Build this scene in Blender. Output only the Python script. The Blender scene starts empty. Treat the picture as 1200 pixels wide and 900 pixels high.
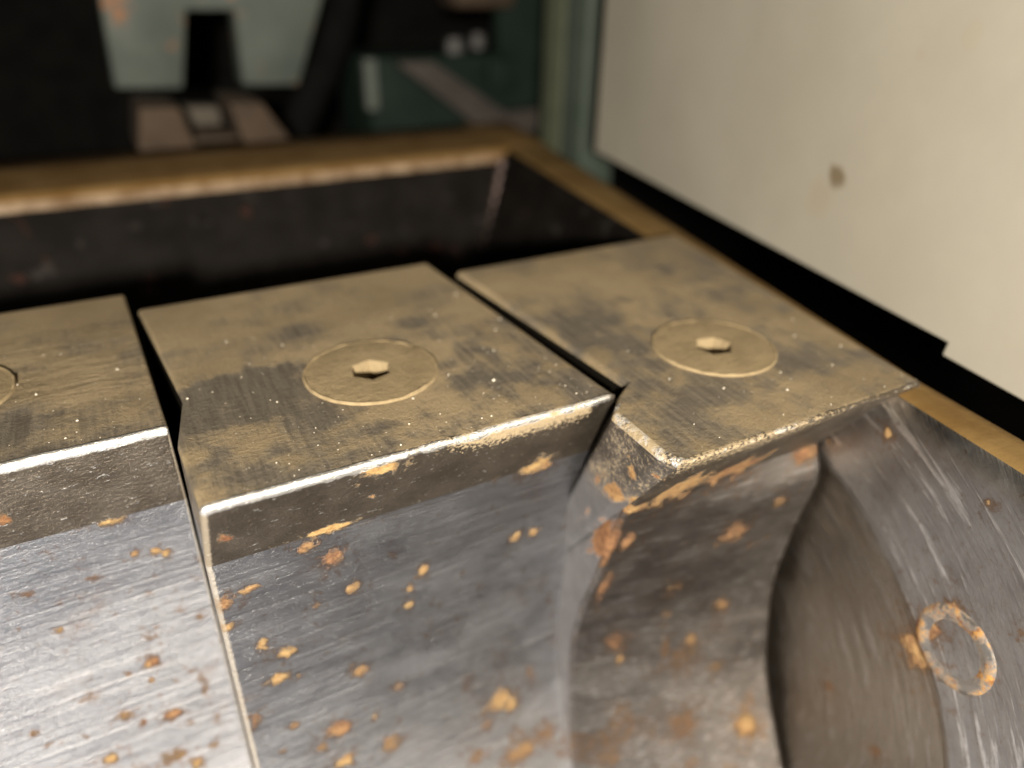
import bpy, bmesh, math, random
import numpy as np
from mathutils import Vector, Matrix

random.seed(7)
S = 0.055                     # metres per drawing unit (one unit = the camera's height over the block tops)
sc = bpy.context.scene
col = sc.collection

# ------------------------------------------------------------------ camera
cam_d = bpy.data.cameras.new('camera')
cam = bpy.data.objects.new('camera', cam_d)
col.objects.link(cam)
sc.camera = cam
d1 = Vector((0.8789183, -0.21972957, 0.42334565))
d2 = Vector((-0.47660983, -0.43918673, 0.76154979))
up = Vector((0.01859278, -0.87111074, -0.49073453))
right = Vector((d1[0], d2[0], up[0]))
upv = -Vector((d1[1], d2[1], up[1]))
back = -Vector((d1[2], d2[2], up[2]))
M = Matrix((right, upv, back)).transposed().to_4x4()
M.translation = Vector((0, 0, 1.0)) * S
cam.matrix_world = M
cam_d.sensor_width = 36
cam_d.lens = 36 * 867 / 1200
cam_d.clip_start = 0.002
cam_d.clip_end = 50
cam_d.dof.use_dof = True
cam_d.dof.focus_distance = 1.78 * S
cam_d.dof.aperture_fstop = 8.8
cam_d.dof.aperture_blades = 0

# ------------------------------------------------------------------ world and lamps
w = bpy.data.worlds.new('World')
sc.world = w
w.use_nodes = True
bg = w.node_tree.nodes['Background']
bg.inputs[0].default_value = (1.0, 0.93, 0.86, 1)
bg.inputs[1].default_value = 0.012


def area(name, loc, target, size, power, colr, sy=None):
    d = bpy.data.lights.new(name, 'AREA')
    d.energy = power
    d.size = size * S
    if sy:
        d.shape = 'RECTANGLE'
        d.size_y = sy * S
    d.color = colr
    o = bpy.data.objects.new(name, d)
    col.objects.link(o)
    o.location = Vector(loc) * S
    o.rotation_euler = (Vector(target) - Vector(loc)).to_track_quat('-Z', 'Y').to_euler()
    return o


area('key_lamp', (-1.2, -2.5, 1.55), (0.9, 1.8, 0.0), 0.35, 2.4, (1.0, 0.905, 0.765))
area('added_fill', (-1.9, -0.7, -3.0), (0.0, 1.8, -0.7), 3.0, 0.18, (0.88, 0.91, 1.0))  # added fill without a seen source, brightens the curved lower faces

vs = sc.view_settings
vs.view_transform = 'Standard'
vs.look = 'None'
vs.exposure = 0
vs.gamma = 1
vs.use_curve_mapping = False


# ------------------------------------------------------------------ helpers
def vnoise(x, y, seed=0):
    x = np.asarray(x, float)
    y = np.asarray(y, float)
    xi = np.floor(x).astype(np.int64)
    yi = np.floor(y).astype(np.int64)
    fx = x - xi
    fy = y - yi
    fx = fx * fx * (3 - 2 * fx)
    fy = fy * fy * (3 - 2 * fy)

    def h(a, b):
        n = (a * 374761393 + b * 668265263 + seed * 974634541) & 0xffffffff
        n = ((n ^ (n >> 13)) * 1274126177) & 0xffffffff
        n = n ^ (n >> 16)
        return (n & 0xffff) / 65535.0
    a = h(xi, yi) * (1 - fx) + h(xi + 1, yi) * fx
    b = h(xi, yi + 1) * (1 - fx) + h(xi + 1, yi + 1) * fx
    return a * (1 - fy) + b * fy


def fbm(x, y, seed=0, octaves=5):
    t = 0
    amp = 0.5
    s = 0
    for k in range(octaves):
        ca, sa = math.cos(0.5 + 0.9 * k), math.sin(0.5 + 0.9 * k)
        t = t + amp * vnoise((x * ca - y * sa) * 2 ** k, (x * sa + y * ca) * 2 ** k, seed + k * 17)
        s += amp
        amp *= 0.55
    return t / s


def smooth(a, b, x):
    t = np.clip((x - a) / (b - a), 0, 1)
    return t * t * (3 - 2 * t)


def link(name, me, mats, parent=None):
    o = bpy.data.objects.new(name, me)
    for m in (mats if isinstance(mats, (list, tuple)) else [mats]):
        me.materials.append(m)
    col.objects.link(o)
    if parent:
        o.parent = parent
    return o


def empty(name, loc, label, cat, group=None):
    o = bpy.data.objects.new(name, None)
    o.empty_display_size = 0.005
    col.objects.link(o)
    o.location = Vector(loc) * S
    o['label'] = label
    o['category'] = cat
    if group:
        o['group'] = group
    return o


def tag(o, label, cat, group=None):
    o['label'] = label
    o['category'] = cat
    if group:
        o['group'] = group
    return o


def mesh_from(name, verts, faces, mats, parent=None, origin=(0, 0, 0), mat_idx=None, smooth_ang=35, attrs=None):
    V = (np.asarray(verts, float) - np.asarray(origin, float)) * S
    me = bpy.data.meshes.new(name)
    me.from_pydata([tuple(v) for v in V], [], [tuple(f) for f in faces])
    if mat_idx is not None:
        me.polygons.foreach_set('material_index', np.asarray(mat_idx, np.int32))
    if attrs:
        for k, a in attrs.items():
            at = me.attributes.new(k, 'FLOAT', 'POINT')
            at.data.foreach_set('value', np.asarray(a, np.float32))
    bm = bmesh.new()
    bm.from_mesh(me)
    bmesh.ops.recalc_face_normals(bm, faces=bm.faces)
    bm.to_mesh(me)
    bm.free()
    me.polygons.foreach_set('use_smooth', np.ones(len(me.polygons), bool))
    me.set_sharp_from_angle(angle=math.radians(smooth_ang))
    return link(name, me, mats, parent)


def bevel_box(name, pts_bottom, z0, z1, bev, mats, parent=None, origin=(0, 0, 0)):
    """prism over a plan polygon with bevelled edges"""
    bm = bmesh.new()
    og = Vector(origin)
    lo = [bm.verts.new((Vector((p[0], p[1], z0)) - og) * S) for p in pts_bottom]
    f = bm.faces.new(lo)
    r = bmesh.ops.extrude_face_region(bm, geom=[f])
    vv = [g for g in r['geom'] if isinstance(g, bmesh.types.BMVert)]
    bmesh.ops.translate(bm, verts=vv, vec=(0, 0, (z1 - z0) * S))
    bmesh.ops.recalc_face_normals(bm, faces=bm.faces)
    if bev:
        bmesh.ops.bevel(bm, geom=bm.edges[:], offset=bev * S, segments=3, profile=0.5, affect='EDGES')
    me = bpy.data.meshes.new(name)
    bm.to_mesh(me)
    bm.free()
    me.polygons.foreach_set('use_smooth', np.ones(len(me.polygons), bool))
    me.set_sharp_from_angle(angle=math.radians(35))
    return link(name, me, mats, parent)


def prism_xz(name, poly, y0, y1, bev, mats, parent=None, origin=(0, 0, 0)):
    """prism over an outline in the x-z plane running from y0 to y1"""
    bm = bmesh.new()
    og = Vector(origin)
    lo = [bm.verts.new((Vector((p[0], y0, p[1])) - og) * S) for p in poly]
    f = bm.faces.new(lo)
    r = bmesh.ops.extrude_face_region(bm, geom=[f])
    vv = [g for g in r['geom'] if isinstance(g, bmesh.types.BMVert)]
    bmesh.ops.translate(bm, verts=vv, vec=(0, (y1 - y0) * S, 0))
    bmesh.ops.recalc_face_normals(bm, faces=bm.faces)
    if bev:
        bmesh.ops.bevel(bm, geom=bm.edges[:], offset=bev * S, segments=2, profile=0.5, affect='EDGES')
    me = bpy.data.meshes.new(name)
    bm.to_mesh(me)
    bm.free()
    me.polygons.foreach_set('use_smooth', np.ones(len(me.polygons), bool))
    me.set_sharp_from_angle(angle=math.radians(35))
    return link(name, me, mats, parent)


# ------------------------------------------------------------------ materials
class NT:
    def __init__(self, name):
        self.m = bpy.data.materials.new(name)
        self.m.use_nodes = True
        self.t = self.m.node_tree
        self.b = self.t.nodes['Principled BSDF']
        tc = self.t.nodes.new('ShaderNodeTexCoord')
        geo = self.t.nodes.new('ShaderNodeNewGeometry')
        mp = self.t.nodes.new('ShaderNodeVectorMath')
        mp.operation = 'SCALE'
        mp.inputs['Scale'].default_value = 1 / S
        self.t.links.new(geo.outputs['Position'], mp.inputs[0])
        self.co = mp.outputs[0]

    def link(self, a, b):
        self.t.links.new(a, b)

    def setv(self, sock, v):
        if hasattr(v, 'is_linked') or isinstance(v, bpy.types.NodeSocket):
            self.link(v, sock)
        else:
            sock.default_value = v

    def scaled(self, sx, sy, sz, rot=(0, 0, 0)):
        n = self.t.nodes.new('ShaderNodeMapping')
        n.inputs['Scale'].default_value = (sx, sy, sz)
        n.inputs['Rotation'].default_value = rot
        self.link(self.co, n.inputs[0])
        return n.outputs[0]

    def noise(self, co=None, scale=5, detail=5, rough=0.6, dist=0.0):
        n = self.t.nodes.new('ShaderNodeTexNoise')
        n.inputs['Scale'].default_value = scale
        n.inputs['Detail'].default_value = detail
        n.inputs['Roughness'].default_value = rough
        n.inputs['Distortion'].default_value = dist
        self.link(co or self.co, n.inputs['Vector'])
        return n.outputs['Fac']

    def voro(self, co=None, scale=5, feature='F1', rnd=1.0, out='Distance'):
        n = self.t.nodes.new('ShaderNodeTexVoronoi')
        n.feature = feature
        n.inputs['Scale'].default_value = scale
        n.inputs['Randomness'].default_value = rnd
        self.link(co or self.co, n.inputs['Vector'])
        return n.outputs[out]

    def ramp(self, fac, a, b, lo=0.0, hi=1.0, interp='SMOOTHSTEP'):
        n = self.t.nodes.new('ShaderNodeMapRange')
        n.interpolation_type = interp
        n.inputs['From Min'].default_value = a
        n.inputs['From Max'].default_value = b
        n.inputs['To Min'].default_value = lo
        n.inputs['To Max'].default_value = hi
        self.setv(n.inputs['Value'], fac)
        return n.outputs['Result']

    def math(self, op, a, b=0.0, clamp=False):
        n = self.t.nodes.new('ShaderNodeMath')
        n.operation = op
        n.use_clamp = clamp
        self.setv(n.inputs[0], a)
        self.setv(n.inputs[1], b)
        return n.outputs[0]

    def mix(self, fac, a, b):
        n = self.t.nodes.new('ShaderNodeMix')
        n.data_type = 'RGBA'
        self.setv(n.inputs[0], fac)
        for s, v in ((n.inputs[6], a), (n.inputs[7], b)):
            if isinstance(v, tuple):
                s.default_value = (v[0], v[1], v[2], 1)
            else:
                self.link(v, s)
        return n.outputs[2]

    def mixf(self, fac, a, b):
        n = self.t.nodes.new('ShaderNodeMix')
        n.data_type = 'FLOAT'
        self.setv(n.inputs[0], fac)
        self.setv(n.inputs[2], a)
        self.setv(n.inputs[3], b)
        return n.outputs[0]

    def attr(self, name):
        n = self.t.nodes.new('ShaderNodeAttribute')
        n.attribute_name = name
        return n.outputs['Fac']

    def bump(self, h, strength, dist, prev=None):
        n = self.t.nodes.new('ShaderNodeBump')
        n.inputs['Strength'].default_value = strength
        n.inputs['Distance'].default_value = dist * S
        self.link(h, n.inputs['Height'])
        if prev:
            self.link(prev, n.inputs['Normal'])
        return n.outputs[0]

    def out(self, color=None, metal=None, rough=None, normal=None, spec=None):
        b = self.b
        for k, v in (('Base Color', color), ('Metallic', metal), ('Roughness', rough), ('Specular IOR Level', spec)):
            if v is None:
                continue
            if isinstance(v, tuple):
                b.inputs[k].default_value = (v[0], v[1], v[2], 1)
            else:
                self.setv(b.inputs[k], v)
        if normal:
            self.link(normal, b.inputs['Normal'])
        return self.m


def rust_layer(n, rust):
    """colour of rust: crusty orange, yellow flecks, dark brown cores"""
    tint = n.attr('tint')
    v = n.noise(scale=48, detail=6, rough=0.75)
    w2 = n.noise(scale=19, detail=4, rough=0.7)
    tint = n.math('ADD', tint, n.math('MULTIPLY', n.math('SUBTRACT', w2, 0.5), 1.5), True)
    c = n.mix(n.ramp(v, 0.35, 0.65), (0.12, 0.05, 0.027), (0.31, 0.155, 0.065))
    y = n.mix(n.ramp(v, 0.3, 0.7), (0.30, 0.165, 0.06), (0.48, 0.34, 0.15))
    c = n.mix(tint, c, y)
    return n.mix(n.ramp(v, 0.60, 0.70, 0, 0.7), c, (0.07, 0.032, 0.02))


def m_top():
    n = NT('dusty_ground_steel')
    dust = n.attr('dust')
    rip = n.attr('ripple')
    brush = n.noise(n.scaled(70, 5, 70), 1, 4, 0.6)
    fine = n.noise(scale=60, detail=6, rough=0.75)
    d = n.math('ADD', dust, n.math('MULTIPLY', n.math('SUBTRACT', fine, 0.5), 0.95))
    d = n.math('ADD', d, n.math('MULTIPLY', n.math('SUBTRACT', brush, 0.5), 0.45))
    fac = n.ramp(d, 0.02, 0.80, 0.10, 1.0)
    tone = n.noise(scale=2.2, detail=5)
    c = n.mix(n.ramp(tone, 0.3, 0.7), (0.235, 0.182, 0.110), (0.345, 0.27, 0.165))
    grain = n.noise(scale=150, detail=3, rough=0.7)
    c = n.mix(n.ramp(grain, 0.52, 0.75, 0, 0.5), c, (0.52, 0.41, 0.25))
    steel = n.mix(n.ramp(brush, 0.3, 0.7), (0.16, 0.14, 0.115), (0.26, 0.23, 0.185))
    colr = n.mix(fac, steel, c)
    ripn = n.noise(n.scaled(9, 30, 9), 1, 5, 0.65, 0.6)
    nb = n.bump(n.math('MULTIPLY', ripn, rip), 0.9, 0.02)
    nb = n.bump(n.math('MULTIPLY', grain, fac), 0.35, 0.006, nb)
    micro = n.noise(scale=330, detail=2, rough=0.8)
    nb = n.bump(micro, 0.55, 0.004, nb)
    nb = n.bump(fine, 0.6, 0.011, nb)
    nb = n.bump(brush, 0.2, 0.006, nb)
    return n.out(colr, n.mixf(fac, 0.6, 0.0), n.mixf(fac, 0.5, 0.95), nb, 0.15)


def m_band():
    n = NT('worn_brown_steel_edge')
    edge = n.attr('edge')
    rust = n.attr('rust')
    dust = n.attr('dust')
    worn = n.attr('worn')
    sp = n.noise(n.scaled(14, 30, 30), 3, 4, 0.7)
    chips = n.ramp(sp, 0.63, 0.68)
    base = n.mix(n.ramp(n.noise(scale=9, detail=5), 0.35, 0.65), (0.14, 0.115, 0.088), (0.21, 0.178, 0.14))
    base = n.mix(chips, base, (0.68, 0.66, 0.62))
    fine = n.noise(scale=110, detail=4, rough=0.7)
    df = n.ramp(n.math('ADD', dust, n.math('MULTIPLY', n.math('SUBTRACT', fine, 0.5), 1.6)), 0.35, 0.62)
    base = n.mix(df, base, (0.37, 0.29, 0.18))
    rv = n.math('ADD', rust, n.math('MULTIPLY', n.math('SUBTRACT', n.noise(scale=46, detail=7, rough=0.78), 0.5), 1.7))
    rf = n.ramp(rv, 0.30, 0.58)
    c = n.mix(rf, base, rust_layer(n, rust))
    ef = n.ramp(n.math('ADD', edge, n.math('MULTIPLY', n.math('SUBTRACT', fine, 0.5), 0.8)), 0.35, 0.7, 0, 0.6)
    c = n.mix(ef, c, (0.36, 0.31, 0.24))
    df = n.math('MAXIMUM', df, ef)
    wf = n.ramp(n.math('ADD', worn, n.math('MULTIPLY', n.math('SUBTRACT', n.noise(scale=16, detail=6, rough=0.75), 0.5), 1.7)), 0.45, 0.70)
    wf = n.math('MULTIPLY', wf, n.math('SUBTRACT', 1.0, rf))
    c = n.mix(wf, c, (0.86, 0.84, 0.80))
    cover = n.math('MULTIPLY', n.math('MAXIMUM', df, rf), n.math('SUBTRACT', 1.0, wf))
    nb = n.bump(fine, 0.25, 0.007)
    nb = n.bump(n.noise(scale=280, detail=2, rough=0.8), 0.5, 0.004, nb)
    nb = n.bump(sp, 0.35, 0.012, nb)
    nb = n.bump(rf, 0.5, 0.012, nb)
    return n.out(c, n.mixf(cover, 0.9, 0.0), n.mixf(cover, 0.38, 0.85), nb, 0.3)


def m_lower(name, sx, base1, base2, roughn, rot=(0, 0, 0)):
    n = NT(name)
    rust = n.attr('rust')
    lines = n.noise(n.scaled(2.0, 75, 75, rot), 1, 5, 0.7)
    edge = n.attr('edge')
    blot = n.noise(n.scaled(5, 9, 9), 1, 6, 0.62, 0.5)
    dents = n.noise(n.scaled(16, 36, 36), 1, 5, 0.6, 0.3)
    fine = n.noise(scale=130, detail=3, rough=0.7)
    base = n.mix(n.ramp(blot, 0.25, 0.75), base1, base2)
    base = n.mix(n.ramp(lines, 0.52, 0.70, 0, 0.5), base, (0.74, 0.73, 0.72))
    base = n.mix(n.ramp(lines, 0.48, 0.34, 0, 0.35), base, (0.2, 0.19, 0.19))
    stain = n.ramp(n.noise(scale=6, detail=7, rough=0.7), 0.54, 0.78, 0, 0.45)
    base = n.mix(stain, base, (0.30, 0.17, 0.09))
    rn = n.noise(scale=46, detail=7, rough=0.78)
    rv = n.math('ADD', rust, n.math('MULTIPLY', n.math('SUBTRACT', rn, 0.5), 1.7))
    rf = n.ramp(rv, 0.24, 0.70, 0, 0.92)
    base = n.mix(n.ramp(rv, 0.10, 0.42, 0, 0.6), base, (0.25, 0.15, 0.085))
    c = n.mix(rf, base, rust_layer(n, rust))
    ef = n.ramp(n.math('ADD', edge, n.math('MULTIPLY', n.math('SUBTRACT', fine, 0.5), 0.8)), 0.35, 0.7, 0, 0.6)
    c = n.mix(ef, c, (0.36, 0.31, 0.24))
    rf = n.math('MAXIMUM', n.ramp(rv, 0.40, 0.75), ef)
    nb = n.bump(n.math('MULTIPLY', dents, n.attr('rough_face')), 0.16, 0.014)
    nb = n.bump(lines, 0.40, 0.010, nb)
    nb = n.bump(fine, 0.22, 0.006, nb)
    nb = n.bump(n.noise(scale=300, detail=2, rough=0.8), 0.55, 0.0035, nb)
    nb = n.bump(n.math('MULTIPLY', rf, n.noise(scale=60)), 0.6, 0.02, nb)
    return n.out(c, n.mixf(rf, 1.0, 0.0), n.mixf(rf, n.ramp(blot, 0.3, 0.7, roughn - .03, roughn + .05), 0.85), nb, 0.3)


def m_simple(name, c1, c2, scale=8, rough=0.6, metal=0.0, bump=0.15, spec=0.4, rust=0.0, rust_scale=6):
    n = NT(name)
    v = n.noise(scale=scale, detail=6, rough=0.65)
    c = n.mix(n.ramp(v, 0.3, 0.7), c1, c2)
    if rust:
        r = n.ramp(n.noise(scale=rust_scale, detail=7, rough=0.7), 0.72 - rust, 0.80 - rust)
        c = n.mix(r, c, (0.30, 0.13, 0.05))
    nb = n.bump(n.noise(scale=scale * 6, detail=5, rough=0.65), bump, 0.012)
    return n.out(c, metal, rough, nb, spec)


def m_side():
    n = NT('dusty_rusted_side_gap_shade')
    rust = n.attr('rust')
    fine = n.noise(scale=90, detail=5, rough=0.75)
    blot = n.noise(scale=10, detail=6, rough=0.65)
    sepz = n.t.nodes.new('ShaderNodeSeparateXYZ')
    n.link(n.co, sepz.inputs[0])
    upper = n.ramp(n.math('ADD', sepz.outputs[2], n.math('MULTIPLY', n.math('SUBTRACT', blot, 0.5), 0.25)), -0.34, -0.18)
    df = n.ramp(n.math('ADD', n.math('MULTIPLY', blot, 0.35), n.math('MULTIPLY', fine, 0.75)), 0.52, 0.68, 0, 0.8)
    sdv = n.attr('side_dust_gap_shade')
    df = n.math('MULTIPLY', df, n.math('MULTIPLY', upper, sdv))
    base = n.mix(n.ramp(blot, 0.3, 0.7), (0.27, 0.26, 0.26), (0.37, 0.36, 0.36))
    base = n.mix(upper, base, n.mix(n.ramp(blot, 0.3, 0.7), (0.16, 0.14, 0.12), (0.28, 0.25, 0.22)))
    base = n.mix(df, base, (0.34, 0.26, 0.15))
    base = n.mix(n.ramp(sdv, 0.25, 0.65), (0.03, 0.026, 0.021), base)  # slot walls go near black: shade between the blocks put into the colour
    rf = n.ramp(n.math('ADD', rust, n.math('MULTIPLY', n.math('SUBTRACT', blot, 0.5), 1.4)), 0.34, 0.62)
    c = n.mix(rf, base, rust_layer(n, rust))
    nb = n.bump(fine, 0.4, 0.01)
    cov = n.math('MAXIMUM', df, rf)
    return n.out(c, n.mixf(cov, 0.85, 0.0), n.mixf(cov, 0.42, 0.85), nb, 0.3)


M_TOP = m_top()
M_BAND = m_band()
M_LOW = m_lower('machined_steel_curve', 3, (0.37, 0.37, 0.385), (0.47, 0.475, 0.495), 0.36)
M_LOWD = m_lower('darker_brown_steel_curve', 3, (0.17, 0.152, 0.138), (0.27, 0.247, 0.228), 0.40)  # same curve steel with a darker, browner base for the right block
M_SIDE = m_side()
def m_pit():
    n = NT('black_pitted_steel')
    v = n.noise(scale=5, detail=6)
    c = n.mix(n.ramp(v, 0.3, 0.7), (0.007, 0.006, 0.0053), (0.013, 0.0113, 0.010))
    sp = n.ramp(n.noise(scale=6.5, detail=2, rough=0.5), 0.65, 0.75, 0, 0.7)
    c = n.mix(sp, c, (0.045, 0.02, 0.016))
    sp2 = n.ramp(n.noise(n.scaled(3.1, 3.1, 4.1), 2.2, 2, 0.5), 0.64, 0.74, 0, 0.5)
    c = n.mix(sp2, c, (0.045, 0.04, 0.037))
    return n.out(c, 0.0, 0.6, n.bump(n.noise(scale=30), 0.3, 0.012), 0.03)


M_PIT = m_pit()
M_RIM = m_simple('ochre_dusted_rim', (0.155, 0.087, 0.026), (0.225, 0.14, 0.055), 4, 0.85, 0.0, 0.25, 0.2)
M_WORN = m_simple('worn_bright_edge', (0.13, 0.075, 0.033), (0.32, 0.235, 0.155), 8, 0.65, 0.1, 0.4)
M_TEAL = m_simple('pale_teal_paint', (0.075, 0.092, 0.084), (0.11, 0.127, 0.113), 3, 0.55, 0.0, 0.1, 0.3, 0.13, 2.0)
M_DTEAL = m_simple('dark_teal_paint', (0.009, 0.018, 0.014), (0.014, 0.026, 0.02), 3, 0.7, 0, 0.1, 0.15)
M_GREEN = m_simple('olive_green_paint', (0.085, 0.10, 0.066), (0.12, 0.135, 0.09), 3, 0.6)
M_NUT = m_simple('dusty_nut', (0.075, 0.064, 0.05), (0.10, 0.088, 0.07), 4, 0.8)
M_RIMS = m_simple('ochre_side_ledge', (0.135, 0.078, 0.024), (0.20, 0.128, 0.048), 3, 0.85, 0.0, 0.25, 0.15)
M_FLANGE = m_simple('blue_grey_paint', (0.055, 0.075, 0.06), (0.075, 0.095, 0.08), 3, 0.6)
M_BROWN = m_simple('dusty_brown_metal', (0.045, 0.030, 0.019), (0.070, 0.047, 0.030), 4, 0.8)
M_GREY = m_simple('dusty_grey_metal', (0.04, 0.034, 0.03), (0.06, 0.052, 0.046), 4, 0.75)
M_BLACK = m_simple('black_rubber', (0.004, 0.004, 0.004), (0.007, 0.007, 0.007), 4, 0.8, 0, 0.1, 0.04)
M_VOID = m_simple('near_black_sheet', (0.006, 0.006, 0.006), (0.012, 0.011, 0.010), 4, 0.9, 0, 0.1, 0.02)  # near-black base for the back wall and floor
M_BOLT = m_simple('bright_bolt_steel', (0.07, 0.07, 0.07), (0.11, 0.11, 0.11), 4, 0.6, 0.4)


def m_panel():
    n = NT('cream_painted_sheet')
    v = n.noise(scale=1.2, detail=5)
    c = n.mix(n.ramp(v, 0.3, 0.7), (0.36, 0.338, 0.285), (0.41, 0.388, 0.328))
    def mark(p, r, amt, cc, colr):
        sb = n.t.nodes.new('ShaderNodeVectorMath')
        sb.operation = 'DISTANCE'
        n.link(n.co, sb.inputs[0])
        sb.inputs[1].default_value = p
        dd = n.math('ADD', sb.outputs['Value'], n.math('MULTIPLY', n.math('SUBTRACT', n.noise(scale=14, detail=5), 0.5), r * 1.3))
        return n.mix(n.ramp(dd, r * 0.35, r, amt, 0.0), cc, colr)
    c = mark((2.288, 1.776, 0.37), 0.055, 0.85, c, (0.16, 0.12, 0.07))
    c = mark((2.300, 1.835, 0.28), 0.09, 0.35, c, (0.35, 0.29, 0.20))
    c = mark((2.243, 1.549, 0.793), 0.03, 0.2, c, (0.35, 0.29, 0.20))
    c = mark((2.211, 1.383, 0.862), 0.05, 0.18, c, (0.38, 0.30, 0.18))
    c = mark((2.250, 1.582, 0.467), 0.06, 0.2, c, (0.40, 0.36, 0.28))
    sp = n.ramp(n.noise(scale=9, detail=6, rough=0.6), 0.66, 0.78, 0, 0.30)
    c = n.mix(sp, c, (0.36, 0.31, 0.22))
    nb = n.bump(n.noise(scale=25, detail=4), 0.03, 0.008)
    return n.out(c, 0.0, 0.5, nb, 0.3)


M_PANEL = m_panel()


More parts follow.
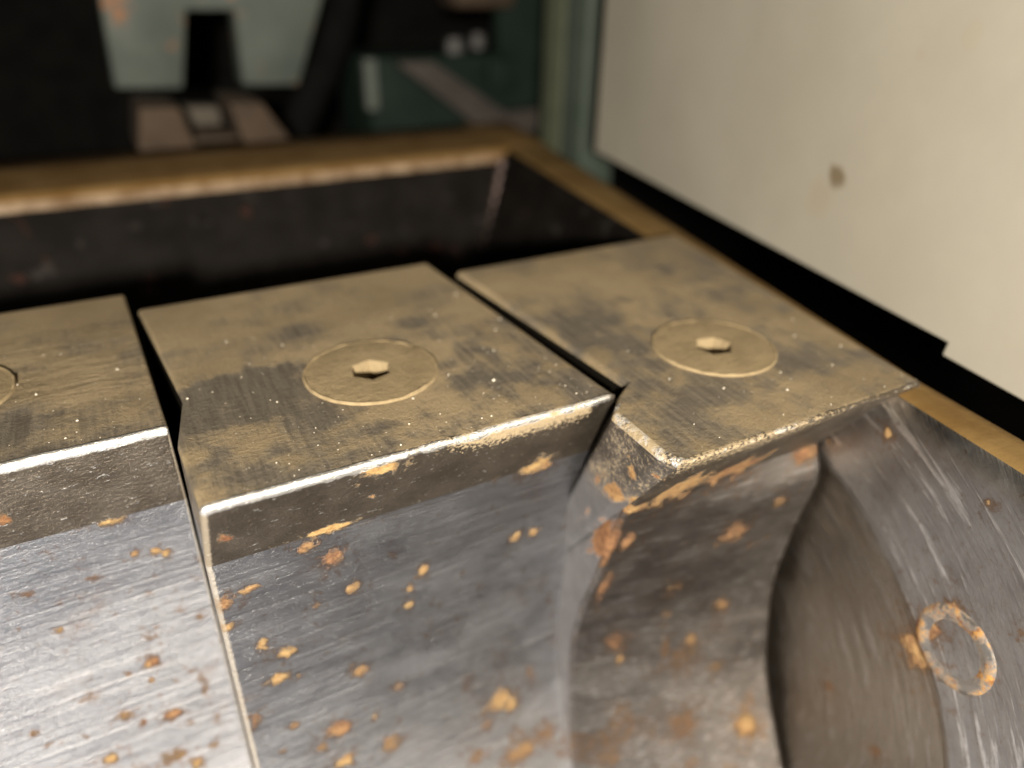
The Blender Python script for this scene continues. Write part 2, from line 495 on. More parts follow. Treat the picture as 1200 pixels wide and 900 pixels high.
# ------------------------------------------------------------------ spots read on the steel: (x, y, z, radius along x, radius down the face, strength, yellow)
SPOTS = [
    (-0.102, 1.832, -0.428, 0.02, 0.023, 1, 0.9),
    (-0.152, 1.83, -0.415, 0.019, 0.02, 0.8, 0.5),
    (-0.082, 1.835, -0.451, 0.015, 0.016, 0.9, 1),
    (-0.262, 1.836, -0.462, 0.023, 0.023, 0.55, 0.1),
    (-0.419, 1.835, -0.451, 0.031, 0.022, 0.5, 0.1),
    (-0.185, 1.802, -0.273, 0.044, 0.013, 1, 0.9),
    (-0.387, 1.776, -0.166, 0.024, 0.027, 0.8, 0.15),
    (-0.188, 1.831, -0.828, 0.023, 0.022, 1, 0.0),
    (-0.202, 1.831, -0.831, 0.014, 0.019, 1, 1),
    (-0.179, 1.839, -0.743, 0.023, 0.015, 0.6, 0.4),
    (-0.177, 1.801, -1.037, 0.032, 0.022, 1, 0.05),
    (-0.259, 1.802, -1.027, 0.012, 0.016, 1, 0),
    (-0.301, 1.81, -0.979, 0.039, 0.024, 0.7, 0.5),
    (-0.369, 1.787, -1.114, 0.032, 0.024, 0.9, 0.9),
    (-0.382, 1.846, -0.617, 0.01, 0.015, 0.9, 0.9),
    (-0.363, 1.826, -0.874, 0.028, 0.024, 0.5, 0.4),
    (-0.407, 1.806, -1.004, 0.013, 0.012, 0.7, 0.5),
    (-0.26, 1.83, -0.842, 0.011, 0.012, 0.7, 0.1),
    (-0.206, 1.824, -0.892, 0.012, 0.015, 0.9, 0.9),
    (-0.096, 1.821, -0.913, 0.02, 0.016, 0.5, 0.5),
    (-0.14, 1.791, -1.089, 0.02, 0.019, 0.6, 0.4),
    (-0.092, 1.767, -1.205, 0.026, 0.019, 0.7, 0.5),
    (-0.193, 1.77, -1.193, 0.06, 0.028, 0.6, 0.6),
    (-0.147, 1.757, -1.243, 0.025, 0.025, 0.9, 0.9),
    (-0.149, 1.846, -0.577, 0.016, 0.019, 0.5, 0.3),
    (-0.075, 1.812, -0.967, 0.017, 0.063, 0.5, 0.4),
    (-0.06, 1.787, -1.111, 0.021, 0.051, 0.5, 0.5),
    (-0.312, 1.842, -0.517, 0.012, 0.013, 0.4, 0.2),
    (-0.524, 1.818, -0.93, 0.017, 0.015, 0.5, 0.5),
    (-0.495, 1.809, -0.984, 0.019, 0.012, 0.5, 0.5),
    (-0.035, 1.841, -0.724, 0.019, 0.019, 0.5, 0.5),
    (-0.274, 1.824, -0.38, 0.016, 0.013, 0.4, 0.2),
    (0.029, 1.497, -0.386, 0.033, 0.044, 1, 0.3),
    (0.093, 1.494, -0.363, 0.042, 0.021, 1, 0.6),
    (0.024, 1.516, -0.485, 0.021, 0.021, 1, 0.8),
    (0.1, 1.535, -0.607, 0.018, 0.031, 1, 0.8),
    (0.152, 1.543, -0.68, 0.031, 0.029, 1, 1),
    (0.122, 1.55, -0.773, 0.036, 0.029, 1, 1),
    (0.178, 1.553, -0.8, 0.012, 0.015, 0.7, 0.9),
    (0.311, 1.493, -0.347, 0.046, 0.055, 0.85, 0.02),
    (0.244, 1.474, -0.272, 0.035, 0.018, 1, 0.3),
    (0.305, 1.463, -0.231, 0.098, 0.022, 1, 1),
    (0.353, 1.526, -0.511, 0.025, 0.026, 1, 0.8),
    (0.572, 1.535, -0.545, 0.022, 0.031, 1, 0.9),
    (0.526, 1.543, -0.605, 0.017, 0.023, 0.9, 0.9),
    (0.523, 1.55, -0.676, 0.017, 0.023, 0.9, 0.9),
    (0.251, 1.527, -0.529, 0.019, 0.015, 0.7, 0.5),
    (0.473, 1.511, -0.424, 0.026, 0.039, 0.4, 0.1),
    (0.357, 1.559, -0.879, 0.03, 0.033, 1, 0.5),
    (0.268, 1.544, -1.086, 0.047, 0.04, 1, 0.15),
    (0.263, 1.523, -1.214, 0.04, 0.032, 1, 0.8),
    (0.385, 1.546, -1.101, 0.02, 0.024, 0.6, 0.5),
    (0.141, 1.55, -0.991, 0.031, 0.023, 0.6, 0.5),
    (0.041, 1.552, -0.91, 0.029, 0.053, 0.6, 0.2),
    (0.213, 1.537, -1.125, 0.025, 0.026, 0.7, 0.5),
    (0.09, 1.54, -1.067, 0.023, 0.019, 0.5, 0.4),
    (0.883, 1.541, -0.546, 0.019, 0.029, 1, 0.9),
    (0.946, 1.543, -0.552, 0.02, 0.026, 1, 0.9),
    (0.829, 1.536, -1.276, 0.079, 0.063, 0.8, 0.8),
    (0.767, 1.513, -1.349, 0.042, 0.04, 0.7, 0.4),
    (0.878, 1.528, -1.319, 0.036, 0.048, 0.9, 1),
    (0.715, 1.554, -1.139, 0.034, 0.045, 0.5, 0.5),
    (0.427, 1.526, -1.234, 0.049, 0.033, 0.7, 0.5),
    (0.881, 1.462, -1.506, 0.095, 0.051, 0.8, 0.5),
    (0.716, 1.48, -1.44, 0.055, 0.045, 0.6, 0.4),
    (0.996, 1.472, -1.496, 0.061, 0.078, 0.6, 0.3),
    (0.579, 1.563, -0.849, 0.015, 0.016, 0.5, 0.5),
    (0.466, 1.557, -1.018, 0.03, 0.029, 0.6, 0.5),
    (0.959, 1.551, -1.231, 0.03, 0.074, 0.5, 0.3),
    (0.429, 1.385, -0.038, 0.056, 0.031, 1, 1),
    (0.889, 1.465, -0.235, 0.064, 0.035, 1, 0.95),
    (0.933, 1.467, -0.242, 0.029, 0.026, 0.8, 0.3),
    (0.063, 1.425, -0.137, 0.033, 0.03, 0.7, 0.02),
    (0.404, 1.426, -0.138, 0.02, 0.016, 0.9, 0.4),
    (1.074, 1.315, -0.484, 0.023, 0.168, 0.9, 0.0),
    (1.109, 1.373, -0.722, 0.027, 0.119, 0.8, 0.0),
    (1.039, 1.277, -0.261, 0.062, 0.06, 1, 0.5),
    (1.027, 1.2, -0.129, 0.037, 0.03, 1, 0.5),
    (1.023, 1.218, -0.08, 0.023, 0.016, 0.8, 0.8),
    (1.048, 1.2, -0.211, 0.025, 0.042, 0.8, 0.9),
    (1.051, 1.407, -0.381, 0.05, 0.04, 0.8, 0.0),
    (1.04, 1.363, -0.254, 0.04, 0.031, 0.5, 0.1),
    (1.036, 1.117, -0.09, 0.042, 0.021, 0.8, 0.3),
    (1.408, 1.208, -0.246, 0.126, 0.095, 1, 0.3),
    (1.207, 1.197, -0.23, 0.108, 0.111, 1, 0.6),
    (1.08, 1.248, -0.3, 0.064, 0.039, 1, 0.7),
    (1.128, 1.304, -0.484, 0.038, 0.06, 0.9, 0.05),
    (1.536, 1.269, -0.571, 0.066, 0.063, 0.8, 0.1),
    (1.763, 1.244, -0.323, 0.052, 0.03, 0.95, 0.15),
    (1.835, 1.229, -0.3, 0.056, 0.011, 0.8, 0.8),
    (1.597, 1.298, -0.961, 0.046, 0.046, 0.7, 0.5),
    (1.682, 1.14, -1.49, 0.054, 0.062, 1, 0.75),
    (1.215, 1.408, -1.054, 0.063, 0.085, 0.6, 0.0),
    (1.242, 1.396, -1.142, 0.025, 0.033, 0.9, 0.7),
    (1.389, 1.34, -0.821, 0.07, 0.079, 0.4, 0.7),
    (1.467, 1.318, -1.175, 0.099, 0.118, 0.4, 0.5),
    (1.495, 1.319, -1.102, 0.039, 0.048, 0.6, 0.7),
    (1.403, 1.346, -1.125, 0.032, 0.08, 0.5, 0.3),
    (1.459, 1.249, -1.47, 0.1, 0.11, 0.5, 0.1),
    (1.807, 0.965, -1.141, 0.072, 0.046, 0.5, 0.1),
    (1.67, 1.233, -0.476, 0.034, 0.04, 0.7, 0.5),
    (1.385, 1.355, -0.954, 0.029, 0.036, 0.5, 0.7),
    (1.595, 1.265, -1.235, 0.033, 0.038, 0.5, 0.6),
    (1.806, 1.036, -0.14, 0.039, 0.025, 1, 0.9),
    (1.756, 0.72, -0.587, 0.079, 0.042, 1, 0.25),
    (1.771, 0.736, -0.698, 0.063, 0.065, 1, 0.4),
    (1.749, 0.688, -0.478, 0.028, 0.042, 0.8, 0.4),
    (1.754, 0.703, -0.137, 0.031, 0.013, 0.7, 0.8),
    (1.771, 0.737, -1.172, 0.065, 0.031, 0.5, 0.1),
    (1.725, 0.517, -0.404, 0.016, 0.014, 0.8, 0.2),
]


def spot_fields(P):
    r = np.zeros(len(P))
    t = np.zeros(len(P))
    wsum = np.full(len(P), 1e-6)
    for (x, y, z, rx, rs, st, ty) in SPOTS:
        dx = (P[:, 0] - x)
        ds = np.hypot(P[:, 1] - y, P[:, 2] - z)
        wob = 1 + 1.3 * (fbm(P[:, 0] * 30 + x * 91, P[:, 2] * 30 + P[:, 1] * 30 + z * 57, 3, 3) - 0.5)
        d = np.sqrt((dx / rx) ** 2 + (ds / rs) ** 2) * wob * 1.52
        f = st * np.maximum(0.84 * np.clip(1.30 - 0.72 * d, 0, 1.0), 0.30 * np.clip(1.3 - 0.36 * d, 0, 1))
        r = np.maximum(r, f)
        wgt = np.exp(-d * d)
        t += wgt * ty
        wsum += wgt
    return r, t / wsum


# ------------------------------------------------------------------ a steel block
def densify(pts, step):
    out = []
    for a, b in zip(pts[:-1], pts[1:]):
        k = max(1, int(math.hypot(b[0] - a[0], b[1] - a[1]) / step))
        for i in range(k):
            out.append((a[0] + (b[0] - a[0]) * i / k, a[1] + (b[1] - a[1]) * i / k))
    out.append(pts[-1])
    return out


def spline(pts, k):
    """Catmull-Rom through (y, z) points, k samples in all"""
    p = np.array(pts, float)
    seg = np.r_[0, np.cumsum(np.hypot(*(p[1:] - p[:-1]).T))]
    q = np.vstack([2 * p[0] - p[1], p, 2 * p[-1] - p[-2]])
    out = []
    for s in np.linspace(0, seg[-1], k):
        i = min(np.searchsorted(seg, s, side='right') - 1, len(p) - 2)
        t = (s - seg[i]) / (seg[i + 1] - seg[i])
        a, b, c, d = q[i], q[i + 1], q[i + 2], q[i + 3]
        out.append(0.5 * ((2 * b) + (c - a) * t + (2 * a - 5 * b + 4 * c - d) * t * t + (3 * b - a - 3 * c + d) * t ** 3))
    return np.array(out)


def interp(tab, v):
    xs, ys = zip(*tab)
    return np.interp(v, xs, ys)


def block(name, label, yb, yf, band, low_l, low_r, xl_top, xr_top, xl_low, xr_low, bev_l, bev_r, dustfn, ripfn, wornfn, banddust, hole, low=None, rough_face=0.15, taper_r=0.0, lean_l=0.0, edge_l=0.0, edge_r=0.0, left_worn=0.0, r=0.020):
    root = empty(name, ((xl_low + xr_low) / 2, (yb + yf) / 2, -2.4), label, 'steel block', 'steel blocks seated side by side in the frame')
    low = low or M_LOW
    og = np.array(((xl_low + xr_low) / 2, (yb + yf) / 2, -2.4))
    NTOP, NB, NL = 170, 40, 230
    rows_l, rows_r, kind = [], [], []
    # back edge round, top
    for k in range(4):
        a = math.pi / 2 * k / 3
        rows_l.append((yb - r + r * math.cos(a), -r + r * math.sin(a)))
        kind.append(0)
    for yy in np.linspace(yb - r, yf + r, NTOP)[1:]:
        rows_l.append((yy, 0.0))
        kind.append(0)
    # front bevel between top (normal up) and band
    bdir = np.array((band[0] - yf, band[1]))
    bl = np.linalg.norm(bdir)
    bdir = bdir / bl
    p0 = np.array((yf + r * 1.0, 0.0))
    p2 = np.array((yf, 0.0)) + bdir * r * 1.3
    pc = np.array((yf - 0.003, 0.001))
    for k in range(1, 8):
        t = k / 7
        p = p0 * (1 - t) ** 2 + 2 * pc * t * (1 - t) + p2 * t * t
        rows_l.append(tuple(p))
        kind.append(1)
    for k in range(1, NB):
        t = k / (NB - 1)
        rows_l.append(tuple(p2 + (np.array(band) - p2) * t))
        kind.append(1)
    rows_r = list(rows_l)
    L = spline([band] + low_l, NL)
    R = spline([band] + low_r, NL)
    for a, b in zip(L[1:], R[1:]):
        rows_l.append(tuple(a))
        rows_r.append(tuple(b))
        kind.append(2)
    # bottom and back, coarse
    for p in ((L[-1][0], R[-1][0], -2.40), (yb, yb, -2.40), (yb, yb, -1.2)):
        rows_l.append((p[0], p[2]))
        rows_r.append((p[1], p[2]))
        kind.append(3)
    rl, rr = np.array(rows_l), np.array(rows_r)
    nr = len(rl)
    kind = np.array(kind)
    n_top = int((kind == 0).sum())
    xl = np.where(kind == 0, interp(xl_top, rl[:, 0]), 0)
    xr = np.where(kind == 0, interp(xr_top, rl[:, 0]), 0)
    xlf, xrf = xl[n_top - 1], xr[n_top - 1]
    nbnd = int((kind == 1).sum())
    tt = np.zeros(nr)
    tt[n_top:n_top + nbnd] = np.linspace(0, 1, nbnd)
    xl = np.where(kind == 0, xl, np.where(kind == 1, xlf + (xl_low - xlf) * tt, xl_low))
    xr = np.where(kind == 0, xr, np.where(kind == 1, xrf + (xr_low - xrf) * tt, xr_low))
    low_t = smooth(0.0, 0.35, np.clip((np.arange(nr) - n_top - nbnd) / NL, 0, 1))
    xr = np.where(kind >= 2, xr - taper_r * low_t, xr)
    # columns
    us = []
    for k in range(5):
        us.append(('l', bev_l * (1 - math.cos(math.pi / 2 * k / 4))))
    NC = 150
    for k in range(1, NC):
        us.append(('m', k / NC))
    for k in range(4, -1, -1):
        us.append(('r', bev_r * (1 - math.cos(math.pi / 2 * k / 4))))
    nc = len(us)
    # normals in the y-z plane for the rounding of the side edges (outward)
    def nrm(rw):
        t = np.gradient(rw, axis=0)
        t /= np.linalg.norm(t, axis=1)[:, None] + 1e-12
        return np.stack([t[:, 1], -t[:, 0]], 1)
    nl, nrr = nrm(rl), nrm(rr)
    P = np.zeros((nr, nc, 3))
    for j, (tp, v) in enumerate(us):
        if tp == 'l':
            x = xl + v
            inn = bev_l - math.sqrt(max(0, bev_l ** 2 - (bev_l - v) ** 2))
            u = np.zeros(nr)
        elif tp == 'r':
            x = xr - v
            inn = bev_r - math.sqrt(max(0, bev_r ** 2 - (bev_r - v) ** 2))
            u = np.ones(nr)
        else:
            a, b = xl + bev_l, xr - bev_r
            x = a + (b - a) * v
            inn = 0
            u = np.full(nr, v)
        yz = rl * (1 - u)[:, None] + rr * u[:, None]
        nn = nl * (1 - u)[:, None] + nrr * u[:, None]
        yz = yz - nn * inn
        P[:, j, 0] = x
        P[:, j, 1:] = yz
    # worn, wavering edge lines
    wob = (fbm(P[:, :, 0] * 14, P[:, :, 1] * 3 + P[:, :, 2] * 3, 11, 4) - 0.5) * 0.010
    near = np.exp(-((np.arange(nr) - (n_top + 3)) / 6.0) ** 2)[:, None]
    P[:, :, 2] += wob * near
    V = P.reshape(-1, 3)
    faces, midx = [], []
    for i in range(nr - 1):
        k = kind[i + 1]
        for j in range(nc - 1):
            a = i * nc + j
            faces.append((a, a + 1, a + nc + 1, a + nc))
            midx.append(min(k, 3))
    hv = np.hypot(V[:, 0] - hole[0], V[:, 1] - hole[1]) < 0.085
    hv &= np.abs(V[:, 2]) < 0.02
    keep = [not all(hv[q] for q in f) for f in faces]
    faces = [f for f, k in zip(faces, keep) if k]
    midx = [m for m, k in zip(midx, keep) if k]
    # close the back
    for j in range(nc - 1):
        a = (nr - 1) * nc + j
        faces.append((a, a + 1, j + 1, j))
        midx.append(3)
    # side caps: fans round an inner point
    c_l = np.array((xl_low + lean_l, (yb + yf) / 2 + 0.2, -1.2))
    c_r = np.array((xr_low - taper_r, (yb + yf) / 2 + 0.2, -1.2))
    ts = [0.01, 0.02, 0.03, 0.04, 0.055, 0.07, 0.085, 0.10, 0.12, 0.14, 0.17, 0.20, 0.25, 0.32, 0.45, 0.65]
    cap_t = []
    for side, cc in ((0, c_l), (nc - 1, c_r)):
        edge_i = [q * nc + side for q in range(nr)]
        prev = edge_i
        E0 = V[edge_i]
        for t in ts:
            b0 = len(V)
            V = np.vstack([V, E0 * (1 - t) + cc * t])
            cap_t += [t] * nr
            cur = list(range(b0, b0 + nr))
            for q in range(nr):
                q2 = (q + 1) % nr
                faces.append((prev[q], prev[q2], cur[q2], cur[q]))
                midx.append(3)
            prev = cur
        b0 = len(V)
        V = np.vstack([V, cc])
        cap_t.append(1.0)
        for q in range(nr):
            faces.append((prev[q], prev[(q + 1) % nr], b0))
            midx.append(3)
    ncap = len(V) - nr * nc
    cap_t = np.array(cap_t)
    kk = np.r_[np.repeat(kind, nc), np.full(ncap, 3)]
    rust, tint = spot_fields(V)
    top = kk == 0
    dust = np.where(top, dustfn(V[:, 0], V[:, 1]), 0)
    rip = np.where(top, ripfn(V[:, 0], V[:, 1]), 0)
    tband = np.r_[np.repeat(tt, nc), np.zeros(ncap)]
    dust = np.where(kk == 1, banddust(V[:, 0], tband), dust)
    rowi = np.r_[np.repeat(np.arange(nr), nc), np.zeros(ncap)] - n_top
    uj = np.r_[np.tile(np.arange(nc), nr), np.full(ncap, 9)]
    edge = np.where((kk == 1) | (kk == 2), edge_l * (1 - smooth(3, 5.5, uj)) + edge_r * smooth(nc - 6, nc - 3.5, uj), 0)
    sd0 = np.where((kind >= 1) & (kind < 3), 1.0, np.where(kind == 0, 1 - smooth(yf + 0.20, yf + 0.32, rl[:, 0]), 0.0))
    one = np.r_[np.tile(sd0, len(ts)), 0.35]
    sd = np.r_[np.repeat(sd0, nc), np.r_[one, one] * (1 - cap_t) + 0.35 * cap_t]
    worn = np.where(kk == 1, wornfn(V[:, 0]) * (1 - smooth(4, 8, rowi)), 0)
    # general light freckling of rust on the curved face
    fr = smooth(0.60, 0.74, fbm(V[:, 0] * 38, (V[:, 1] + V[:, 2]) * 30, 5, 4)) * smooth(0.42, 0.62, fbm(V[:, 0] * 3, V[:, 2] * 3, 9, 3))
    fr2 = smooth(0.56, 0.72, fbm(V[:, 0] * 9, (V[:, 1] + V[:, 2]) * 6, 15, 5)) * smooth(-0.7, -1.4, V[:, 2]) * 0.42
    fr = np.where(kk == 2, np.maximum(fr * 0.24, fr2 * 0.8), 0)
    tint = np.where(rust > 0.05, tint, 0.45)
    rust = np.maximum(rust, fr)
    if left_worn:
        for q, f in enumerate(faces):
            if len(f) == 4 and midx[q] == 0 and f[0] % nc < 4 and V[f[0], 1] < yf + 0.30:
                midx[q] = 1
        worn = np.where((kk == 0) & (uj < 5), left_worn, worn)
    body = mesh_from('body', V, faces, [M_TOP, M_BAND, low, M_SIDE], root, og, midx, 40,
                     dict(dust=dust, ripple=rip, rust=rust, tint=tint, worn=worn, edge=edge, rough_face=np.full(len(V), rough_face), side_dust_gap_shade=sd))
    return root, og


def blobs(x, y, lst, seed):
    t = np.zeros_like(x)
    for (bx, by, rx, ry, s) in lst:
        wob = 1 + 1.5 * (fbm(x * 7 + bx * 13, y * 7, seed, 4) - 0.5)
        d = np.hypot((x - bx) / rx, (y - by) / ry) * wob
        t = np.maximum(t, s * (1 - smooth(0.55, 1.25, d)))
    return t


def dust_mid(x, y):
    n = fbm(x * 4.5, y * 4.5, 21)
    d = 0.58 + 1.1 * (n - 0.5) + 1.5 * (fbm(x * 15, y * 15, 77) - 0.5) * (1 - 0.6 * smooth(1.9, 2.1, y))
    d -= blobs(x, y, [(0.16, 1.87, .20, .10, .62), (0.24, 1.74, .20, .09, .62), (0.33, 1.62, .12, .10, .50), (0.15, 2.10, .22, .08, .30),
                      (0.40, 2.15, .25, .06, .28), (0.85, 1.72, .10, .14, .55), (0.78, 1.60, .07, .10, .50), (0.93, 1.62, .08, .10, .45),
                      (0.76, 2.05, .06, .05, .42), (0.99, 1.50, .06, .10, .40)], 31)
    front = 1 - smooth(1.40, 1.66, y)
    d -= front * 0.30 * (0.4 + fbm(x * 6, y * 2, 8)) * (1 - smooth(0.55, 0.85, x) * 0.75)
    d += 0.22 * smooth(1.9, 2.04, y)
    return d


def dust_left(x, y):
    d = 0.66 + 0.9 * (fbm(x * 4, y * 5, 41) - 0.5) + 0.8 * (fbm(x * 13, y * 16, 47) - 0.5)
    d -= 0.42 * (1 - smooth(1.92, 2.02, y)) * (0.6 + 0.8 * (fbm(x * 10, y * 2, 3) - 0.2))
    d -= blobs(x, y, [(-0.30, 2.24, .10, .04, .35), (-0.12, 2.30, .14, .05, .30), (-0.03, 2.22, .05, .08, .30)], 7)
    return d


def dust_right(x, y):
    d = 0.50 + 1.1 * (fbm(x * 4, y * 4, 61) - 0.5) + 1.5 * (fbm(x * 15, y * 15, 87) - 0.5) * (1 - 0.5 * smooth(1.8, 2.0, y))
    d -= blobs(x, y, [(1.25, 1.72, .12, .14, .42), (1.22, 1.45, .10, .10, .45), (1.36, 1.28, .10, .10, .40), (1.62, 1.72, .08, .10, .30),
                      (1.30, 1.58, .08, .07, .30), (1.70, 1.30, .1, .12, .25)], 71)
    d += 0.16 * smooth(1.93, 1.97, y)
    return d


def zero(x, y):
    return np.zeros_like(x)


def rip_left(x, y):
    return smooth(1.95, 2.05, y) * (1 - smooth(2.35, 2.5, y)) * 1.0


def rip_mid(x, y):
    return 0.08 + 0 * x


# left block
LB = (-1.07, 0.0)
b1, o1 = block('steel_block', 'dusty steel block at left, its screw head cut off by the photo edge', 2.71, 1.735, (1.80, -0.265),
               [(1.835, -0.45), (1.845, -0.65), (1.815, -0.95), (1.74, -1.30), (1.60, -1.6), (1.38, -1.9), (1.2, -2.1)],
               [(1.835, -0.45), (1.845, -0.65), (1.815, -0.95), (1.74, -1.30), (1.60, -1.6), (1.38, -1.9), (1.2, -2.1)],
               [(1.7, -1.05), (2.8, -1.07)], [(1.7, 0.004), (1.74, 0.004), (2.7, -0.028)], -1.05, 0.006, 0.012, 0.008,
               dust_left, rip_left, lambda x: 1.0 + 0 * x, lambda x, t: 0.10 * (1 - t), (-0.515, 2.150), rough_face=1.0, edge_r=0.8)
# middle block
b2, o2 = block('steel_block', 'dusty steel block in the middle with bare dark patches left of its whole screw head', 2.55, 1.37, (1.465, -0.235),
               [(1.50, -0.40), (1.535, -0.62), (1.55, -0.95), (1.49, -1.30), (1.36, -1.62), (1.15, -1.9), (1.0, -2.1)],
               [(1.515, -0.40), (1.555, -0.62), (1.575, -0.95), (1.545, -1.30), (1.41, -1.64), (1.2, -1.95), (1.0, -2.15)],
               [(1.37, 0.024), (1.65, 0.012), (1.866, 0.051), (2.55, 0.0)], [(1.37, 1.090), (2.55, 1.028)], 0.009, 1.145, 0.012, 0.018,
               dust_mid, rip_mid, lambda x: 1.0 - 0.35 * smooth(.35, .5, x), lambda x, t: (1 - smooth(0.0, 0.55, t)) * (0.12 + 0.75 * smooth(0.45, 0.75, x) * (1 - smooth(0.98, 1.06, x))), (0.542, 1.794), edge_l=1.0, edge_r=0.25)
# right block
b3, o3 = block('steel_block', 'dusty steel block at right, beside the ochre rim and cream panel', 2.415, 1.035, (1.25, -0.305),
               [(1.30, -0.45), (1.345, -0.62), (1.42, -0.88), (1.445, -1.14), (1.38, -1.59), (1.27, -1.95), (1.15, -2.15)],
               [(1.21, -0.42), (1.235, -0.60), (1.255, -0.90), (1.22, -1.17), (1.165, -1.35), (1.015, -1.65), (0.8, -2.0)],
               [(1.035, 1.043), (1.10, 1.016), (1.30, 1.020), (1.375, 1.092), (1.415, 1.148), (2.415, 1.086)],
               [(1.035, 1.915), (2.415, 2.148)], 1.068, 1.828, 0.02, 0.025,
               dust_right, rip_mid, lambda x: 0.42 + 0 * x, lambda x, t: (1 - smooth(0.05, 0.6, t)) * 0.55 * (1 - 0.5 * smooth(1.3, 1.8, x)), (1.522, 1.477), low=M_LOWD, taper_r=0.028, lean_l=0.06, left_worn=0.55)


# ------------------------------------------------------------------ countersunk socket screws
def m_screw():
    n = NT('dust_caked_screw_head')
    tone = n.noise(scale=10, detail=5)
    grain = n.noise(scale=150, detail=3, rough=0.7)
    c = n.mix(n.ramp(tone, 0.3, 0.7), (0.25, 0.193, 0.112), (0.325, 0.252, 0.148))
    rip = n.noise(n.scaled(14, 34, 14), 1, 5, 0.65, 0.5)
    nb = n.bump(rip, 0.28, 0.014)
    nb = n.bump(n.noise(scale=60, detail=6, rough=0.75), 0.6, 0.011, nb)
    nb = n.bump(grain, 0.4, 0.006, nb)
    return n.out(c, 0.0, 0.95, nb, 0.1)


M_SCREW = m_screw()
M_DLIP = m_simple('packed_dust', (0.24, 0.185, 0.107), (0.33, 0.255, 0.15), 40, 0.95, 0, 0.2, 0.1)


def ring_mesh(nm, prof, segs, rot=0.0, sides=None, wob=0.0):
    vs_, fs = [], []
    for i in range(segs):
        a = 2 * math.pi * i / segs + rot
        for (rr, z, hexed) in prof:
            R = rr
            if hexed:
                q = (a - rot) % (math.pi / 3) - math.pi / 6
                R = rr * math.cos(math.pi / 6) / math.cos(q)
            R *= 1 + wob * (vnoise(i * 0.35, rr * 10, 5) - 0.5)
            vs_.append((R * math.cos(a), R * math.sin(a), z))
    k = len(prof)
    for i in range(segs):
        for j in range(k - 1):
            a = i * k + j
            b = ((i + 1) % segs) * k + j
            fs.append((a, b, b + 1, a + 1))
    return vs_, fs


def make_screw(root, og, cx, cy, rot):
    org = (cx, cy, 0.0)
    # head: flush disc with hexagonal socket, standing 3 thousandths proud of the block top
    prof = [(0.174, -0.004, False), (0.171, 0.005, False), (0.164, 0.006, False), (0.11, 0.006, False), (0.057, 0.006, True), (0.053, 0.003, True), (0.052, -0.085, True)]
    v, f = ring_mesh('screw', prof, 96, rot)
    k = len(prof)
    n0 = len(v)
    v.append((0, 0, -0.088))
    for i in range(96):
        f.append((i * k + k - 1, ((i + 1) % 96) * k + k - 1, n0))
    s = mesh_from('socket_screw', v, f, M_SCREW, None, (0, 0, 0), smooth_ang=30)
    s.parent = root
    s.scale = (1.07, 1.07, 1)
    s.location = (Vector(org) - Vector(og)) * S
    prof = [(0.1675, 0.004, False), (0.1690, 0.0075, False), (0.1712, 0.0085, False), (0.1735, 0.0070, False), (0.1765, -0.002, False)]
    v, f = ring_mesh('lip', prof, 160, 0, wob=0.010)
    v = [(x * 1, y * 1, z + 0.007 * (vnoise(math.atan2(y, x) * 7 + 30, 0.5, 3) - 0.55) if z > 0 else z) for x, y, z in v]
    l = mesh_from('dust_lip', v, f, M_DLIP, s, smooth_ang=60)
    return s


def copy_screw(src, root, og, cx, cy, rot):
    c = src.copy()
    col.objects.link(c)
    c.parent = root
    c.location = (Vector((cx, cy, 0)) - Vector(og)) * S
    c.rotation_euler = (0, 0, rot)
    for ch in src.children:
        d = ch.copy()
        col.objects.link(d)
        d.parent = c
    return c


scr = make_screw(b2, o2, 0.542, 1.794, 0.28)
copy_screw(scr, b3, o3, 1.522, 1.477, 0.55)
copy_screw(scr, b1, o1, -0.515, 2.150, 1.2)

# ------------------------------------------------------------------ the housing round the blocks
house = empty('machine_housing', (1.2, 2.0, -2.5), 'dark steel housing with ochre dusty rim around the blocks and a deep black pit', 'machine housing')
HO = (1.2, 2.0, -2.5)


def xin(y):
    return 1.80 + 0.155 * (y - 1.0)


def xout(y):
    return float(np.interp(y, [-1, 0.76, 1.07, 2.3, 4.95, 6], [1.58, 1.937, 1.976, 2.232, 2.775, 2.99]))


# side wall with its rounded inner rim: a grid along y
def side_wall():
    ys = np.concatenate([np.linspace(-0.9, 0.0, 20), np.linspace(0.0, 1.4, 140)[1:], np.linspace(1.4, 4.35, 60)[1:]])
    prof = [('o', -2.4), ('o', -0.045), ('o2', -0.03)]
    V, F, mi = [], [], []
    zs = list(np.linspace(-0.115, -2.3, 110))
    rows = []
    for y in ys:
        a, b = xin(y), xout(y)
        tap = 0.30 * smooth(2.7, 4.35, y)
        row = [(b, y, -2.4), (b, y, -0.05), (b - 0.02, y, -0.03)]
        rd = 0.075
        m = 6
        row += [(a + rd + (b - 0.02 - a - rd) * t, y, -0.03) for t in (0.66, 0.33)]
        for k in range(m + 1):
            q = math.pi / 2 * k / m
            row.append((a + rd - rd * math.sin(q), y, -0.03 - rd + rd * math.cos(q) - 0.0))
        for z in zs:
            row.append(((a - tap * (-0.1 - z) / 0.55 if z > -0.65 else a - tap) + (0.012 * (1 - float(smooth(1.02, 1.04, math.hypot(y - 1.475, z + 1.37)))) if y < 2.4 else 0), y, z))
        rows.append(row)
    n = len(rows[0])
    for r_ in rows:
        V += r_
    for i in range(len(rows) - 1):
        for j in range(n - 1):
            F.append((i * n + j, i * n + j + 1, (i + 1) * n + j + 1, (i + 1) * n + j))
            y = ys[i]
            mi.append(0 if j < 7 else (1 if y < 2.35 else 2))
    V = np.array(V)
    # worn scratches circle round the rotor axis: handled in the material
    rust, tint = spot_fields(V)
    return mesh_from('side_wall', V, F, [M_RIMS, M_WALL, M_PIT], house, HO, mi, 50, dict(rust=rust, tint=tint))


